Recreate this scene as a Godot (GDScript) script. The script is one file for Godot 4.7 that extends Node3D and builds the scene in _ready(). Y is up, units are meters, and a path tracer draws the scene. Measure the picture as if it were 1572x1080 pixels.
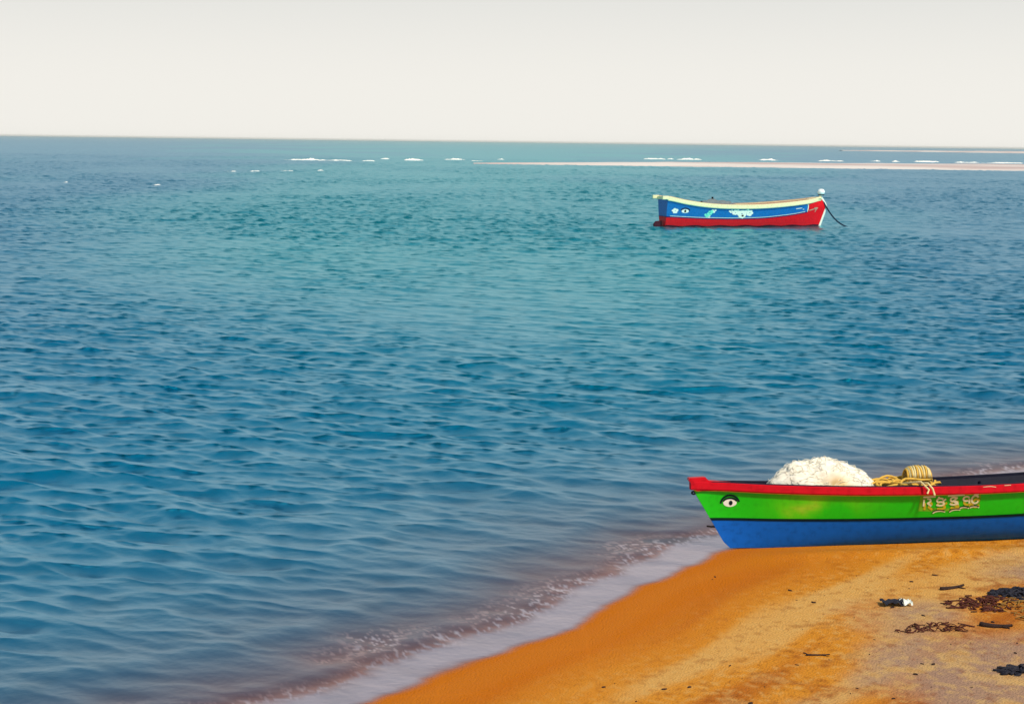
extends Node3D
# A quiet backwater shore: a green boat drawn up on orange sand, a red and blue boat moored off it, sandbanks and surf beyond.

var M := {}
var used := {}

# ---------------------------------------------------------------- names
func numbered(called: String) -> String:
	var n: int = used.get(called, 0)
	used[called] = n + 1
	return called if n == 0 else "%s_%03d" % [called, n]

func tag(o: Node, label := "", category := "", group := "", kind := "") -> Node:
	if label: o.set_meta("label", label)
	if category: o.set_meta("category", category)
	if group: o.set_meta("group", group)
	if kind: o.set_meta("kind", kind)
	return o

func thing(called: String, at: Vector3, label: String, category: String, group := "") -> Node3D:
	var o := Node3D.new()
	o.name = numbered(called)
	add_child(o)
	o.position = at
	tag(o, label, category, group)
	return o

func put(mesh: Mesh, called: String, m: Material, parent: Node = self) -> MeshInstance3D:
	var o := MeshInstance3D.new()
	o.name = numbered(called) if parent == self else called
	o.mesh = mesh
	o.material_override = null
	for i in mesh.get_surface_count():
		mesh.surface_set_material(i, m)
	parent.add_child(o, true)
	return o

# ---------------------------------------------------------------- colours and materials
func lin(r: float, g: float, b: float) -> Color:
	return Color(r / 255.0, g / 255.0, b / 255.0).srgb_to_linear()

func noise_texture(freq: float, seed_: int, lo: Color, hi: Color, octaves := 4, size := 512, bump := false) -> NoiseTexture2D:
	var n := FastNoiseLite.new()
	n.noise_type = FastNoiseLite.TYPE_SIMPLEX_SMOOTH
	n.frequency = freq
	n.seed = seed_
	n.fractal_octaves = octaves
	var t := NoiseTexture2D.new()
	t.width = size
	t.height = size
	t.seamless = true
	t.generate_mipmaps = false
	t.noise = n
	if not bump:
		var g := Gradient.new()
		g.set_color(0, lo)
		g.set_color(1, hi)
		g.add_point(0.42, lo.lerp(hi, 0.78))
		t.color_ramp = g
	return t

func paint(called: String, c: Color, rough := 0.45, wear := 0.8) -> StandardMaterial3D:
	var m := StandardMaterial3D.new()
	m.resource_name = called
	m.albedo_color = c
	m.roughness = rough
	m.metallic_specular = 0.22
	m.albedo_texture = noise_texture(0.02, called.hash() % 1000, Color(wear, wear, wear), Color(1, 1, 1), 5, 256)
	m.uv1_triplanar = true
	m.uv1_scale = Vector3(1.7, 1.7, 1.7)
	return m

func coloured(called: String, rough: float) -> StandardMaterial3D:
	var m := StandardMaterial3D.new()
	m.resource_name = called
	m.vertex_color_use_as_albedo = true
	m.roughness = rough
	return m

func make_materials() -> void:
	var ripple := noise_texture(0.045, 5, Color.BLACK, Color.WHITE, 3, 512, true)
	var w := coloured("sea_water", 0.295)
	w.transparency = BaseMaterial3D.TRANSPARENCY_ALPHA
	w.albedo_texture = noise_texture(0.02, 8, Color(0.94, 0.94, 0.94), Color(1, 1, 1), 3, 128)
	w.uv1_scale = Vector3(0.4, 0.4, 0.4)
	w.metallic_specular = 0.0
	w.metallic = 0.96
	w.heightmap_enabled = true
	w.heightmap_texture = ripple
	w.heightmap_scale = 0.25
	M.water = w
	var s := coloured("sand", 0.85)
	s.albedo_texture = noise_texture(0.25, 3, Color(0.68, 0.66, 0.64), Color(1, 1, 1), 5, 512)
	s.uv1_scale = Vector3(0.8, 0.8, 0.8)
	s.metallic_specular = 0.2
	s.heightmap_enabled = true
	s.heightmap_texture = noise_texture(0.08, 4, Color.BLACK, Color.WHITE, 5, 512, true)
	s.heightmap_scale = 1.0
	M.sand = s
	var b := coloured("bank_sand", 0.9)
	M.bank = b
	var f := StandardMaterial3D.new()
	f.resource_name = "surf_foam"
	f.albedo_color = Color(0.95, 0.95, 0.94)
	f.roughness = 0.9
	M.foam = f
	M.green = coloured("green_paint", 0.4)
	M.green.albedo_texture = noise_texture(0.03, 21, Color(0.86, 0.88, 0.8), Color(1, 1, 1), 5, 256)
	M.green.uv1_triplanar = true
	M.green.uv1_scale = Vector3(1.3, 1.3, 1.3)
	M.blue = paint("blue_paint", Color8(16, 96, 196), 0.4)
	M.red = paint("red_paint", Color8(200, 18, 36), 0.4)
	M.black = paint("black_paint", Color8(8, 34, 36), 0.5)
	M.yellow_line = paint("yellow_line_paint", Color8(222, 176, 70), 0.5)
	M.inner = paint("inner_navy_paint", Color8(26, 28, 48), 0.6)
	M.wood = paint("bare_board", Color8(96, 74, 58), 0.75, 0.6)
	M.white = paint("white_paint", Color8(236, 240, 232), 0.5, 0.85)
	M.pale_green = paint("pale_mint_paint", Color8(120, 226, 206), 0.5, 0.85)
	M.letter = paint("letter_white_paint", Color8(226, 224, 188), 0.5, 0.8)
	M.letter_yellow = paint("letter_yellow_paint", Color8(196, 178, 44), 0.5, 0.8)
	M.letter_ground = paint("worn_yellow_green_paint", Color8(116, 186, 42), 0.5, 0.7)
	M.far_blue = paint("moored_blue_paint", Color8(20, 108, 186), 0.4, 0.78)
	M.far_red = paint("moored_red_paint", Color8(226, 12, 30), 0.4, 0.8)
	M.far_navy = paint("moored_navy_paint", Color8(34, 34, 110), 0.5)
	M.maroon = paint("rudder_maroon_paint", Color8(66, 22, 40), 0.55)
	M.cream = paint("cream_paint", Color8(236, 228, 186), 0.5, 0.84)
	M.rust = paint("rail_pink_wood", Color8(190, 150, 132), 0.7, 0.7)
	M.dark = paint("dark_iron", Color8(30, 28, 32), 0.6)
	M.rope_dark = paint("dark_rope", Color8(24, 48, 72), 0.9)
	M.rope_yellow = paint("yellow_rope", Color8(226, 182, 84), 0.9, 0.7)
	M.rope_cream = paint("cream_rope", Color8(230, 214, 160), 0.9, 0.75)
	M.net = coloured("white_net", 0.95)
	M.net.backlight_enabled = true
	M.net.backlight = Color(0.3, 0.3, 0.3)
	M.grey_net = paint("grey_net", Color8(120, 132, 140), 0.95, 0.7)
	M.float_white = paint("float_plastic", Color8(236, 244, 246), 0.35, 0.9)
	M.drift = paint("dark_driftwood", Color8(62, 48, 46), 0.9, 0.6)
	M.weed = paint("dry_seaweed", Color8(92, 52, 46), 0.95, 0.6)
	M.weed_pale = paint("yellow_dry_weed", Color8(158, 122, 66), 0.95, 0.7)
	M.plastic = paint("dark_plastic", Color8(44, 44, 56), 0.5, 0.8)

# ---------------------------------------------------------------- mesh helpers
func grid_mesh(pos: PackedVector3Array, cols: int, rows: int, closed := false, colors := PackedColorArray()) -> ArrayMesh:
	# rows x cols of points, smooth normals; closed joins the last column to the first
	var st := SurfaceTool.new()
	st.begin(Mesh.PRIMITIVE_TRIANGLES)
	st.set_smooth_group(0)
	for i in pos.size():
		if colors.size(): st.set_color(colors[i])
		st.add_vertex(pos[i])
	for r in rows - 1:
		for c in (cols if closed else cols - 1):
			var a := r * cols + c
			var b := r * cols + (c + 1) % cols
			for k in [a, b, a + cols, b, b + cols, a + cols]:
				st.add_index(k)
	st.generate_normals()
	return st.commit()

func add_tube(st: SurfaceTool, path: PackedVector3Array, r0: float, r1: float, sides := 6) -> void:
	var rings := []
	var side := Vector3.UP
	for i in path.size():
		var dir := (path[mini(i + 1, path.size() - 1)] - path[maxi(i - 1, 0)]).normalized()
		if absf(dir.dot(side)) > 0.95: side = Vector3.RIGHT if absf(dir.x) < 0.9 else Vector3.BACK
		var u := dir.cross(side).normalized()
		var v := dir.cross(u)
		var r := lerpf(r0, r1, float(i) / maxi(path.size() - 1, 1))
		var ring := PackedVector3Array()
		for k in sides:
			var a := TAU * k / sides
			ring.append(path[i] + (u * cos(a) + v * sin(a)) * r)
		rings.append(ring)
		side = u.cross(dir)
	st.set_smooth_group(0)
	for i in rings.size() - 1:
		for k in sides:
			var a: Vector3 = rings[i][k]
			var b: Vector3 = rings[i][(k + 1) % sides]
			var c: Vector3 = rings[i + 1][k]
			var d: Vector3 = rings[i + 1][(k + 1) % sides]
			for p in [a, c, b, b, c, d]: st.add_vertex(p)
	for e in [0, rings.size() - 1]:
		for k in range(1, sides - 1):
			for p in [rings[e][0], rings[e][k], rings[e][k + 1]]: st.add_vertex(p)

func tube(path: PackedVector3Array, r0: float, r1: float, sides := 6) -> ArrayMesh:
	var st := SurfaceTool.new()
	st.begin(Mesh.PRIMITIVE_TRIANGLES)
	add_tube(st, path, r0, r1, sides)
	st.index()
	st.generate_normals()
	return st.commit()

func extrude(poly: PackedVector2Array, z0: float, z1: float, bevel := 0.006) -> ArrayMesh:
	# a side outline in x, y given thickness in z, with a small chamfer
	var st := SurfaceTool.new()
	st.begin(Mesh.PRIMITIVE_TRIANGLES)
	st.set_smooth_group(-1)
	var inner: PackedVector2Array = poly
	var shrunk := Geometry2D.offset_polygon(poly, -bevel)
	if shrunk.size() == 1 and shrunk[0].size() == poly.size(): inner = shrunk[0]
	var best := 0
	for k in inner.size():
		if inner[k].distance_to(poly[0]) < inner[best].distance_to(poly[0]): best = k
	var same := Geometry2D.is_polygon_clockwise(inner) == Geometry2D.is_polygon_clockwise(poly)
	var ordered := PackedVector2Array()
	for k in inner.size():
		ordered.append(inner[posmod(best + (k if same else -k), inner.size())])
	var levels := [[ordered, z0], [poly, z0 + bevel], [poly, z1 - bevel], [ordered, z1]]
	for l in 3:
		for k in poly.size():
			var k2 := (k + 1) % poly.size()
			var a := Vector3(levels[l][0][k].x, levels[l][0][k].y, levels[l][1])
			var b := Vector3(levels[l][0][k2].x, levels[l][0][k2].y, levels[l][1])
			var c := Vector3(levels[l + 1][0][k].x, levels[l + 1][0][k].y, levels[l + 1][1])
			var d := Vector3(levels[l + 1][0][k2].x, levels[l + 1][0][k2].y, levels[l + 1][1])
			for p in [a, b, c, b, d, c]: st.add_vertex(p)
	var tri := Geometry2D.triangulate_polygon(ordered)
	for z in [z0, z1]:
		for k in tri: st.add_vertex(Vector3(ordered[k].x, ordered[k].y, z))
	st.generate_normals()
	return st.commit()

func board(lo: Vector3, hi: Vector3, bevel := 0.008) -> ArrayMesh:
	return extrude(PackedVector2Array([Vector2(lo.x, lo.y), Vector2(hi.x, lo.y), Vector2(hi.x, hi.y), Vector2(lo.x, hi.y)]), lo.z, hi.z, bevel)

# ---------------------------------------------------------------- the shore
const SHORE_N := Vector2(0.8033, 0.5955)     # points inland
const SHORE_T := Vector2(0.5955, -0.8033)    # runs along the water's edge, away from the viewer
var shore_noise := FastNoiseLite.new()
var sand_noise := FastNoiseLite.new()
var patch_noise := FastNoiseLite.new()

func inland(x: float, z: float) -> float:
	var v := x * SHORE_T.x + z * SHORE_T.y
	var bend := maxf(v - 16.0, 0.0)
	return x * SHORE_N.x + z * SHORE_N.y + 8.62 - (0.026 * bend * bend if bend < 9.0 else 2.1 + 0.47 * (bend - 9.0)) + 0.10 * sin(v * 0.9 + 0.4) + 0.05 * sin(v * 2.3 + 1.0) + 0.10 * sin(v * 0.42 + 0.6)

func sand_height(x: float, z: float) -> float:
	var d := inland(x, z)
	var v := x * SHORE_T.x + z * SHORE_T.y
	var h := 0.055 * d if d > 0.0 else maxf(0.075 * d, -1.6 + 0.012 * d)
	if d > 9.0: h += (d - 9.0) * 0.03
	var rough := clampf((d - 1.0) / 3.0, 0.15, 1.0)
	h += 0.02 * shore_noise.get_noise_2d(d * 24.0, v * 5.0) * rough
	var bx := clampf(x, 2.7, 8.6)
	var from_keel := Vector2(x - bx, z + 18.15 - 0.05 * (bx - 2.4)).length()
	h += (0.045 + 0.03 * sand_noise.get_noise_1d(x * 90.0)) * exp(-pow((from_keel - 0.38) / 0.2, 2.0)) * clampf(d * 0.7, 0.0, 1.0)
	h += 0.03 * sand_noise.get_noise_2d(x * 9.0, z * 9.0) * rough * rough
	return h

func sand_colour(x: float, z: float) -> Color:
	var d := inland(x, z)
	var v := x * SHORE_T.x + z * SHORE_T.y
	var wet := lin(202, 112, 18)
	var gold := lin(216, 142, 46)
	var pale := lin(222, 180, 112)
	var rust := lin(168, 88, 30)
	var dry := lin(166, 136, 120)
	var bands := shore_noise.get_noise_2d(d * 30.0 + 7.0 * shore_noise.get_noise_1d(v * 6.0), v * 3.0)
	var blot := sand_noise.get_noise_2d(x * 26.0 + 40.0, z * 26.0)
	var fine := sand_noise.get_noise_2d(x * 190.0, z * 190.0 + 90.0)
	var c := wet.lerp(gold, clampf(0.35 + 1.1 * bands + 0.35 * (d - 0.4), 0.0, 1.0) * clampf(d / 0.7, 0.0, 1.0))
	c = c.lerp(pale, smoothstep(0.16, 0.42, bands) * smoothstep(0.8, 1.6, d) * 0.6)
	c = c.lerp(rust, smoothstep(0.05, 0.35, -bands) * smoothstep(0.5, 1.3, d) * 0.6)
	var dryness := smoothstep(-0.35, 0.45, (d - 3.2) * 0.55 + 0.9 * blot + 0.35 * bands)
	c = c.lerp(dry, dryness * 0.9)
	c = c.lerp(rust, smoothstep(0.08, 0.3, fine * 0.8 - 0.5 * blot) * smoothstep(1.6, 3.0, d) * 0.55)
	var grit := sand_noise.get_noise_2d(x * 700.0, z * 700.0 + 50.0)
	var damp := smoothstep(0.3, 2.2, d)
	c = c.lerp(rust.darkened(0.35), smoothstep(0.16, 0.34, grit * 0.75 + 0.3 * fine) * damp * 0.45)
	c = c.lerp(pale, smoothstep(0.14, 0.34, -grit * 0.8 + 0.2 * blot) * damp * 0.4)
	c = c.lerp(pale, smoothstep(0.2, 0.4, fine * 0.8 + 0.4 * blot) * smoothstep(1.6, 3.0, d) * 0.5)
	return c

func build_beach() -> void:
	var st := SurfaceTool.new()
	st.begin(Mesh.PRIMITIVE_TRIANGLES)
	st.set_smooth_group(0)
	# rows run inland, columns along the shore; close rows where the picture looks
	var ds := PackedFloat32Array()
	var d := -16.0
	while d < 30.0:
		ds.append(d)
		d += 0.035 if d > -0.6 and d < 6.6 else 0.25
	var vs := PackedFloat32Array()
	var v := -12.0
	while v < 90.0:
		vs.append(v)
		v += 0.04 if v > 7.5 and v < 21.0 else 0.3
	for b in vs:
		for a in ds:
			var q := SHORE_N * (a - 8.62) + SHORE_T * b
			st.set_color(sand_colour(q.x, q.y))
			st.set_uv(q)
			st.add_vertex(Vector3(q.x, sand_height(q.x, q.y), q.y))
	var n := ds.size()
	for r in vs.size() - 1:
		for c in n - 1:
			var k := r * n + c
			for i in [k, k + n, k + 1, k + 1, k + n, k + n + 1]: st.add_index(i)
	st.generate_normals()
	tag(put(st.commit(), "beach", M.sand), "", "", "", "structure")

# ---------------------------------------------------------------- the sea
const N := 512
const TILE := 20.0
var wave_h := PackedFloat32Array()
var wave_x := PackedFloat32Array()
var wave_z := PackedFloat32Array()

func fft_lines(re: PackedFloat64Array, im: PackedFloat64Array, along_rows: bool) -> Array:
	var bits := 9
	var rev := PackedInt32Array()
	for i in N:
		var r := 0
		for b in bits:
			if i & (1 << b): r |= 1 << (bits - 1 - b)
		rev.append(r)
	var cs := PackedFloat64Array()
	var sn := PackedFloat64Array()
	for i in N / 2:
		cs.append(cos(TAU * i / N))
		sn.append(sin(TAU * i / N))
	var ar := PackedFloat64Array()
	var ai := PackedFloat64Array()
	ar.resize(N)
	ai.resize(N)
	var step := 1 if along_rows else N
	for line in N:
		var base := line * N if along_rows else line
		for i in N:
			var at := base + rev[i] * step
			ar[i] = re[at]
			ai[i] = im[at]
		var half := 1
		while half < N:
			var stride := N / (half * 2)
			for k in half:
				var c := cs[k * stride]
				var s := sn[k * stride]
				var i := k
				while i < N:
					var j := i + half
					var tr := ar[j] * c - ai[j] * s
					var ti := ar[j] * s + ai[j] * c
					ar[j] = ar[i] - tr
					ai[j] = ai[i] - ti
					ar[i] += tr
					ai[i] += ti
					i += half * 2
			half *= 2
		for i in N:
			re[base + i * step] = ar[i]
			im[base + i * step] = ai[i]
	return [re, im]

func make_waves() -> void:
	# wind waves from a directional spectrum: heights and sideways shifts of one repeating tile
	var rng := RandomNumberGenerator.new()
	rng.seed = 71
	var wind := Vector2(-0.3, 0.95).normalized()
	var kp := TAU / 0.95
	var re := PackedFloat64Array()
	var im := PackedFloat64Array()
	re.resize(N * N)
	im.resize(N * N)
	var re2 := re.duplicate()
	var im2 := im.duplicate()
	var slope := 0.0
	for j in range(-N / 2, N / 2):
		for i in range(-N / 2, N / 2):
			if i == 0 and j == 0: continue
			var k := Vector2(i, j) * (TAU / TILE)
			var kl := k.length()
			if kl > TAU / 0.09: continue
			var dir := k.dot(wind) / kl
			if dir < -0.05: continue
			var p := exp(-kp * kp / (kl * kl)) / pow(kl, 3.4) * (0.012 + pow(maxf(dir, 0.0), 11.0)) * exp(-kl * kl * 0.0003)
			var a := sqrt(p)
			var g1 := rng.randfn() * a
			var g2 := rng.randfn() * a
			slope += 0.5 * (g1 * g1 + g2 * g2) * kl * kl
			var at := posmod(j, N) * N + posmod(i, N)
			var op := posmod(-j, N) * N + posmod(-i, N)
			# h = Re(A); shifts = Re(i k/|k| A); the first transform carries h + i dx, the second dz
			var ux := k.x / kl
			var uz := k.y / kl
			# real part of A e^{ikx}: half at k, half conjugate at -k
			var hr := g1 * 0.5
			var hi := g2 * 0.5
			var xr := -hi * ux
			var xi := hr * ux
			re[at] += hr - xi
			im[at] += hi + xr
			re[op] += hr + xi
			im[op] += -hi + xr
			re2[at] += -hi * uz
			im2[at] += hr * uz
			re2[op] += -hi * uz
			im2[op] += -hr * uz
	var scale := 0.2 / sqrt(slope)
	var out := fft_lines(re, im, true)
	out = fft_lines(out[0], out[1], false)
	var out2 := fft_lines(re2, im2, true)
	out2 = fft_lines(out2[0], out2[1], false)
	wave_h.resize(N * N)
	wave_x.resize(N * N)
	wave_z.resize(N * N)
	for i in N * N:
		wave_h[i] = out[0][i] * scale
		wave_x[i] = out[1][i] * scale
		wave_z[i] = out2[0][i] * scale

func build_sea() -> void:
	var dist := PackedFloat32Array()
	var d := 9.5
	while d < 9000.0:
		dist.append(d)
		d *= 1.0032 if d < 420.0 else (1.012 if d < 1500.0 else 1.06)
	var cols := 640
	var spread := deg_to_rad(25.0)
	var tans := PackedFloat32Array()
	for c in cols: tans.append(tan(lerpf(-spread, spread, float(c) / (cols - 1))))
	var rows := dist.size()
	var pos := PackedVector3Array()
	var col := PackedColorArray()
	var uv := PackedVector2Array()
	pos.resize(rows * cols)
	col.resize(rows * cols)
	uv.resize(rows * cols)
	var dry := PackedByteArray()
	dry.resize(rows * cols)
	var blue := lin(0, 172, 212)
	var teal := lin(0, 212, 222)
	var silt := lin(172, 122, 128)
	var froth_sheen := lin(255, 232, 238)  # pale foam, with the sky sheen of the thin film painted into it
	var f := N / TILE
	var turn := deg_to_rad(-24.0)
	var ct := cos(turn)
	var sn := sin(turn)
	var s2 := 2.7
	for r in rows:
		var z := -dist[r]
		for c in cols:
			var x := -z * tans[c]
			var i := r * cols + c
			var shore := inland(x, z)
			var deep := 2.0
			if shore > -16.0: deep = -sand_height(x, z)
			if deep < -0.12: dry[i] = 1
			var gust := clampf(1.0 + 0.9 * patch_noise.get_noise_2d(x * 1.6, z * 0.9), 0.4, 1.25)
			var amp := gust * (1.0 + 0.6 * smoothstep(25.0, 130.0, -z)) * clampf(0.05 + deep * 2.0, 0.05, 1.0)
			# first tile
			var fx := fposmod(x * f, N)
			var fz := fposmod(z * f, N)
			var ix := int(fx)
			var iz := int(fz)
			fx -= ix
			fz -= iz
			var a0 := (iz % N) * N
			var a1 := ((iz + 1) % N) * N
			var i0 := ix % N
			var i1 := (ix + 1) % N
			var w00 := (1.0 - fx) * (1.0 - fz)
			var w10 := fx * (1.0 - fz)
			var w01 := (1.0 - fx) * fz
			var w11 := fx * fz
			var h := wave_h[a0 + i0] * w00 + wave_h[a0 + i1] * w10 + wave_h[a1 + i0] * w01 + wave_h[a1 + i1] * w11
			var dx := wave_x[a0 + i0] * w00 + wave_x[a0 + i1] * w10 + wave_x[a1 + i0] * w01 + wave_x[a1 + i1] * w11
			var dz := wave_z[a0 + i0] * w00 + wave_z[a0 + i1] * w10 + wave_z[a1 + i0] * w01 + wave_z[a1 + i1] * w11
			var lean := maxf(h, 0.0) * amp * 2.0
			# second, larger and turned
			var qx := (x * ct - z * sn) / s2
			var qz := (x * sn + z * ct) / s2
			fx = fposmod(qx * f + 100.0, N)
			fz = fposmod(qz * f + 37.0, N)
			ix = int(fx)
			iz = int(fz)
			fx -= ix
			fz -= iz
			a0 = (iz % N) * N
			a1 = ((iz + 1) % N) * N
			i0 = ix % N
			i1 = (ix + 1) % N
			h += 0.5 * s2 * (wave_h[a0 + i0] * (1.0 - fx) * (1.0 - fz) + wave_h[a0 + i1] * fx * (1.0 - fz) + wave_h[a1 + i0] * (1.0 - fx) * fz + wave_h[a1 + i1] * fx * fz)
			var swash := 0.0
			if deep < 0.6 and deep > -0.1:
				var along := x * SHORE_T.x + z * SHORE_T.y
				var ph := shore * 5.2 + 2.2 * shore_noise.get_noise_2d(along * 14.0, shore * 8.0)
				swash = 0.016 * (pow(0.5 + 0.5 * sin(ph), 3.0) - 0.25) * smoothstep(0.0, 0.08, deep) * smoothstep(0.6, 0.15, deep) * (1.0 + 1.2 * shore_noise.get_noise_2d(along * 20.0 + 70.0, shore * 30.0))
			pos[i] = Vector3(x + dx * amp * 1.15 - 0.3 * lean, h * amp + swash, z + dz * amp * 1.15 + 0.95 * lean)
			uv[i] = Vector2(x, z)
			# turquoise middle, bluer sides; silt, then foam with painted sky sheen at the edge
			var mottle := patch_noise.get_noise_2d(x * 0.7 + 300.0, z * 0.25)
			var mid_tint := smoothstep(0.35, -0.6, absf(x - 0.01 * z) / (0.2 * -z + 4.0) - 0.7 + 0.7 * mottle) * smoothstep(17.0, 60.0, -z + 20.0 * mottle)  # turquoise mid-view tint, a filter-like falloff painted into the colour; no shallows beneath
			var c_ := blue.lerp(teal, clampf(mid_tint + 0.25 * mottle, 0.0, 1.0))
			var alpha := 1.0
			if deep < 1.0:
				var dd := maxf(deep + h * amp + swash, 0.0)
				c_ = c_.lerp(silt, exp(-dd * 5.5) * 0.9)
				alpha = 1.0 - exp(-(dd * 13.0 + 0.02))
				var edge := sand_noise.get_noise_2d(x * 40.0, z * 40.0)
				var film_mask := smoothstep(0.05, 0.0, absf(dd - 0.024) - 0.024 + 0.045 * edge)
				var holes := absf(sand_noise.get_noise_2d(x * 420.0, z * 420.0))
				film_mask *= 1.0 - smoothstep(0.03, 0.07, dd) * smoothstep(0.04, 0.16, holes)
				c_ = c_.lerp(froth_sheen, film_mask * 0.85)
				alpha = maxf(alpha, film_mask * 0.9 * smoothstep(0.0, 0.012, dd))
			c_.a = alpha
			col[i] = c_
	var index := PackedInt32Array()
	for r in rows - 1:
		for c in cols - 1:
			var k := r * cols + c
			if dry[k] and dry[k + 1] and dry[k + cols] and dry[k + cols + 1]: continue
			index.append_array([k, k + cols, k + 1, k + 1, k + cols, k + cols + 1])
	var nor := PackedVector3Array()
	nor.resize(rows * cols)
	for r in rows:
		var r0 := maxi(r - 1, 0) * cols
		var r1 := mini(r + 1, rows - 1) * cols
		for c in cols:
			var ex := pos[r * cols + mini(c + 1, cols - 1)] - pos[r * cols + maxi(c - 1, 0)]
			var ez := pos[r0 + c] - pos[r1 + c]
			nor[r * cols + c] = ez.cross(ex).normalized()
	var arrays := []
	arrays.resize(Mesh.ARRAY_MAX)
	arrays[Mesh.ARRAY_VERTEX] = pos
	arrays[Mesh.ARRAY_NORMAL] = nor
	arrays[Mesh.ARRAY_COLOR] = col
	arrays[Mesh.ARRAY_TEX_UV] = uv
	arrays[Mesh.ARRAY_INDEX] = index
	var mesh := ArrayMesh.new()
	mesh.add_surface_from_arrays(Mesh.PRIMITIVE_TRIANGLES, arrays)
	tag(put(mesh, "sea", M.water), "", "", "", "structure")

func build_banks() -> void:
	# low sandbanks far out: [x from, x to, near z at both ends, far z at both ends, height]
	for b in [[-8.0, 175.0, -330.0, -322.0, -334.0, -478.0, 0.75], [290.0, 900.0, -1500.0, -1000.0, -1530.0, -1500.0, 1.6]]:
		var pos := PackedVector3Array()
		var colors := PackedColorArray()
		var cols := 160
		var rows := 24
		for r in rows:
			for c in cols:
				var u := float(c) / (cols - 1)
				var t := float(r) / (rows - 1)
				var x := lerpf(b[0], b[1], u)
				var z := lerpf(lerpf(b[2], b[3], u), lerpf(b[4], b[5], u), t)
				z += 5.0 * sand_noise.get_noise_1d(x * 2.0 + r) * minf(1.0, u * 5.0)
				var hgt: float = b[6] * (pow(sin(PI * t), 0.6) * minf(1.0, 0.35 + u * 3.0) + 0.25 * sand_noise.get_noise_2d(x * 2.5, z * 4.0)) - 0.12
				pos.append(Vector3(x, -0.3 if r == 0 or r == rows - 1 else hgt, z))
				colors.append(lin(190, 168, 168).lerp(lin(222, 214, 212), clampf(0.5 + 1.2 * sand_noise.get_noise_2d(x * 1.2, z * 5.0), 0.0, 1.0)))
		tag(put(grid_mesh(pos, cols, rows, false, colors), "sandbank", M.bank), "", "", "", "structure")

func build_surf() -> void:
	var rng := RandomNumberGenerator.new()
	rng.seed = 12
	var crests := [[-40.9, -353.2, 14.7, 0.68], [-30.3, -353.2, 3.0, 0.41], [-29.8, -393.2, 2.6, 0.45], [-22.2, -374.8, 4.6, 0.86], [-14.0, -398.0, 5.3, 0.61], [-8.3, -377.7, 2.8, 0.44], [-3.1, -411.0, 2.2, 0.47],
		[-37.4, -225.0, 1.4, 0.32], [-34.5, -227.0, 1.7, 0.28], [-31.4, -234.5, 2.0, 0.34], [-27.1, -237.6, 1.0, 0.38], [-32.9, -156.5, 0.9, 0.24], [-42.6, -161.3, 0.6, 0.22],
		[39.1, -475.4, 6.2, 0.8], [44.0, -480.0, 1.9, 0.6], [48.8, -475.3, 7.3, 0.8], [72.7, -488.0, 5.8, 0.8], [90.0, -484.3, 7.4, 0.8], [104.9, -495.5, 3.3, 0.65], [110.1, -492.1, 2.4, 0.66], [119.7, -495.6, 7.9, 0.85], [130.0, -489.2, 7.4, 0.8], [140.7, -489.9, 13.4, 0.64]]
	for w in crests:
		var pos := PackedVector3Array()
		var cols := 48
		var rows := 9
		var seed_ := rng.randf() * 500.0
		for r in rows:
			for c in cols:
				var u := float(c) / (cols - 1)
				var t := float(r) / (rows - 1)
				var env := pow(sin(PI * u), 0.6) * (0.55 + 0.9 * sand_noise.get_noise_1d(seed_ + u * w[2] * 14.0 + 60.0 * u))
				var x: float = w[0] + (u - 0.5) * w[2]
				var y: float = 0.72 * w[3] * maxf(env, 0.02) * pow(sin(PI * t), 0.7) * (1.0 + 0.7 * sand_noise.get_noise_2d(x * 160.0 + seed_, r * 60.0)) - 0.04
				var z: float = w[1] + 0.7 * sand_noise.get_noise_1d(seed_ * 3.0 + u * 40.0) + (t - 0.5) * w[3] * 2.2
				pos.append(Vector3(x, y, z))
		tag(put(grid_mesh(pos, cols, rows), "breaking_wave", M.foam), "", "", "", "structure")

# ---------------------------------------------------------------- boats
func curve(a: Array, s: float) -> float:
	var n := a.size() - 1
	var f := clampf(s, 0.0, 1.0) * n
	var i := mini(int(f), n - 1)
	return cubic_interpolate(a[i], a[i + 1], a[maxi(i - 1, 0)], a[mini(i + 2, n)], f - i)

func stem_at(B: Dictionary, y: float) -> float:
	var pts: Array = B.stem
	for k in pts.size() - 1:
		if y <= pts[k + 1][0]:
			return lerpf(pts[k][1], pts[k + 1][1], clampf((y - pts[k][0]) / (pts[k + 1][0] - pts[k][0]), 0.0, 1.0))
	return pts[-1][1]

func hull(B: Dictionary, s: float, y: float, side: float, off := 0.0) -> Vector3:
	var k := curve(B.keel, s)
	var h := curve(B.sheer, s)
	var t := clampf((y - k) / (h - k), 0.0, 1.0)
	var w := curve(B.beam, s) * pow(t, curve(B.full, s))
	var x: float = s * B.length + stem_at(B, y) * pow(1.0 - s, 7.0)
	if off < 0.0: x = clampf(x, stem_at(B, y) - off, B.length + off)
	return Vector3(x, y, side * maxf(w + off, 0.0))

func hull_at(B: Dictionary, x: float, y: float, side: float, off: float) -> Vector3:
	var s: float = x / B.length
	for k in 12: s = clampf((x - stem_at(B, y) * pow(1.0 - s, 7.0)) / B.length, 0.0, 1.0)
	var p := hull(B, s, y, side, off)
	return p

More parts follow.
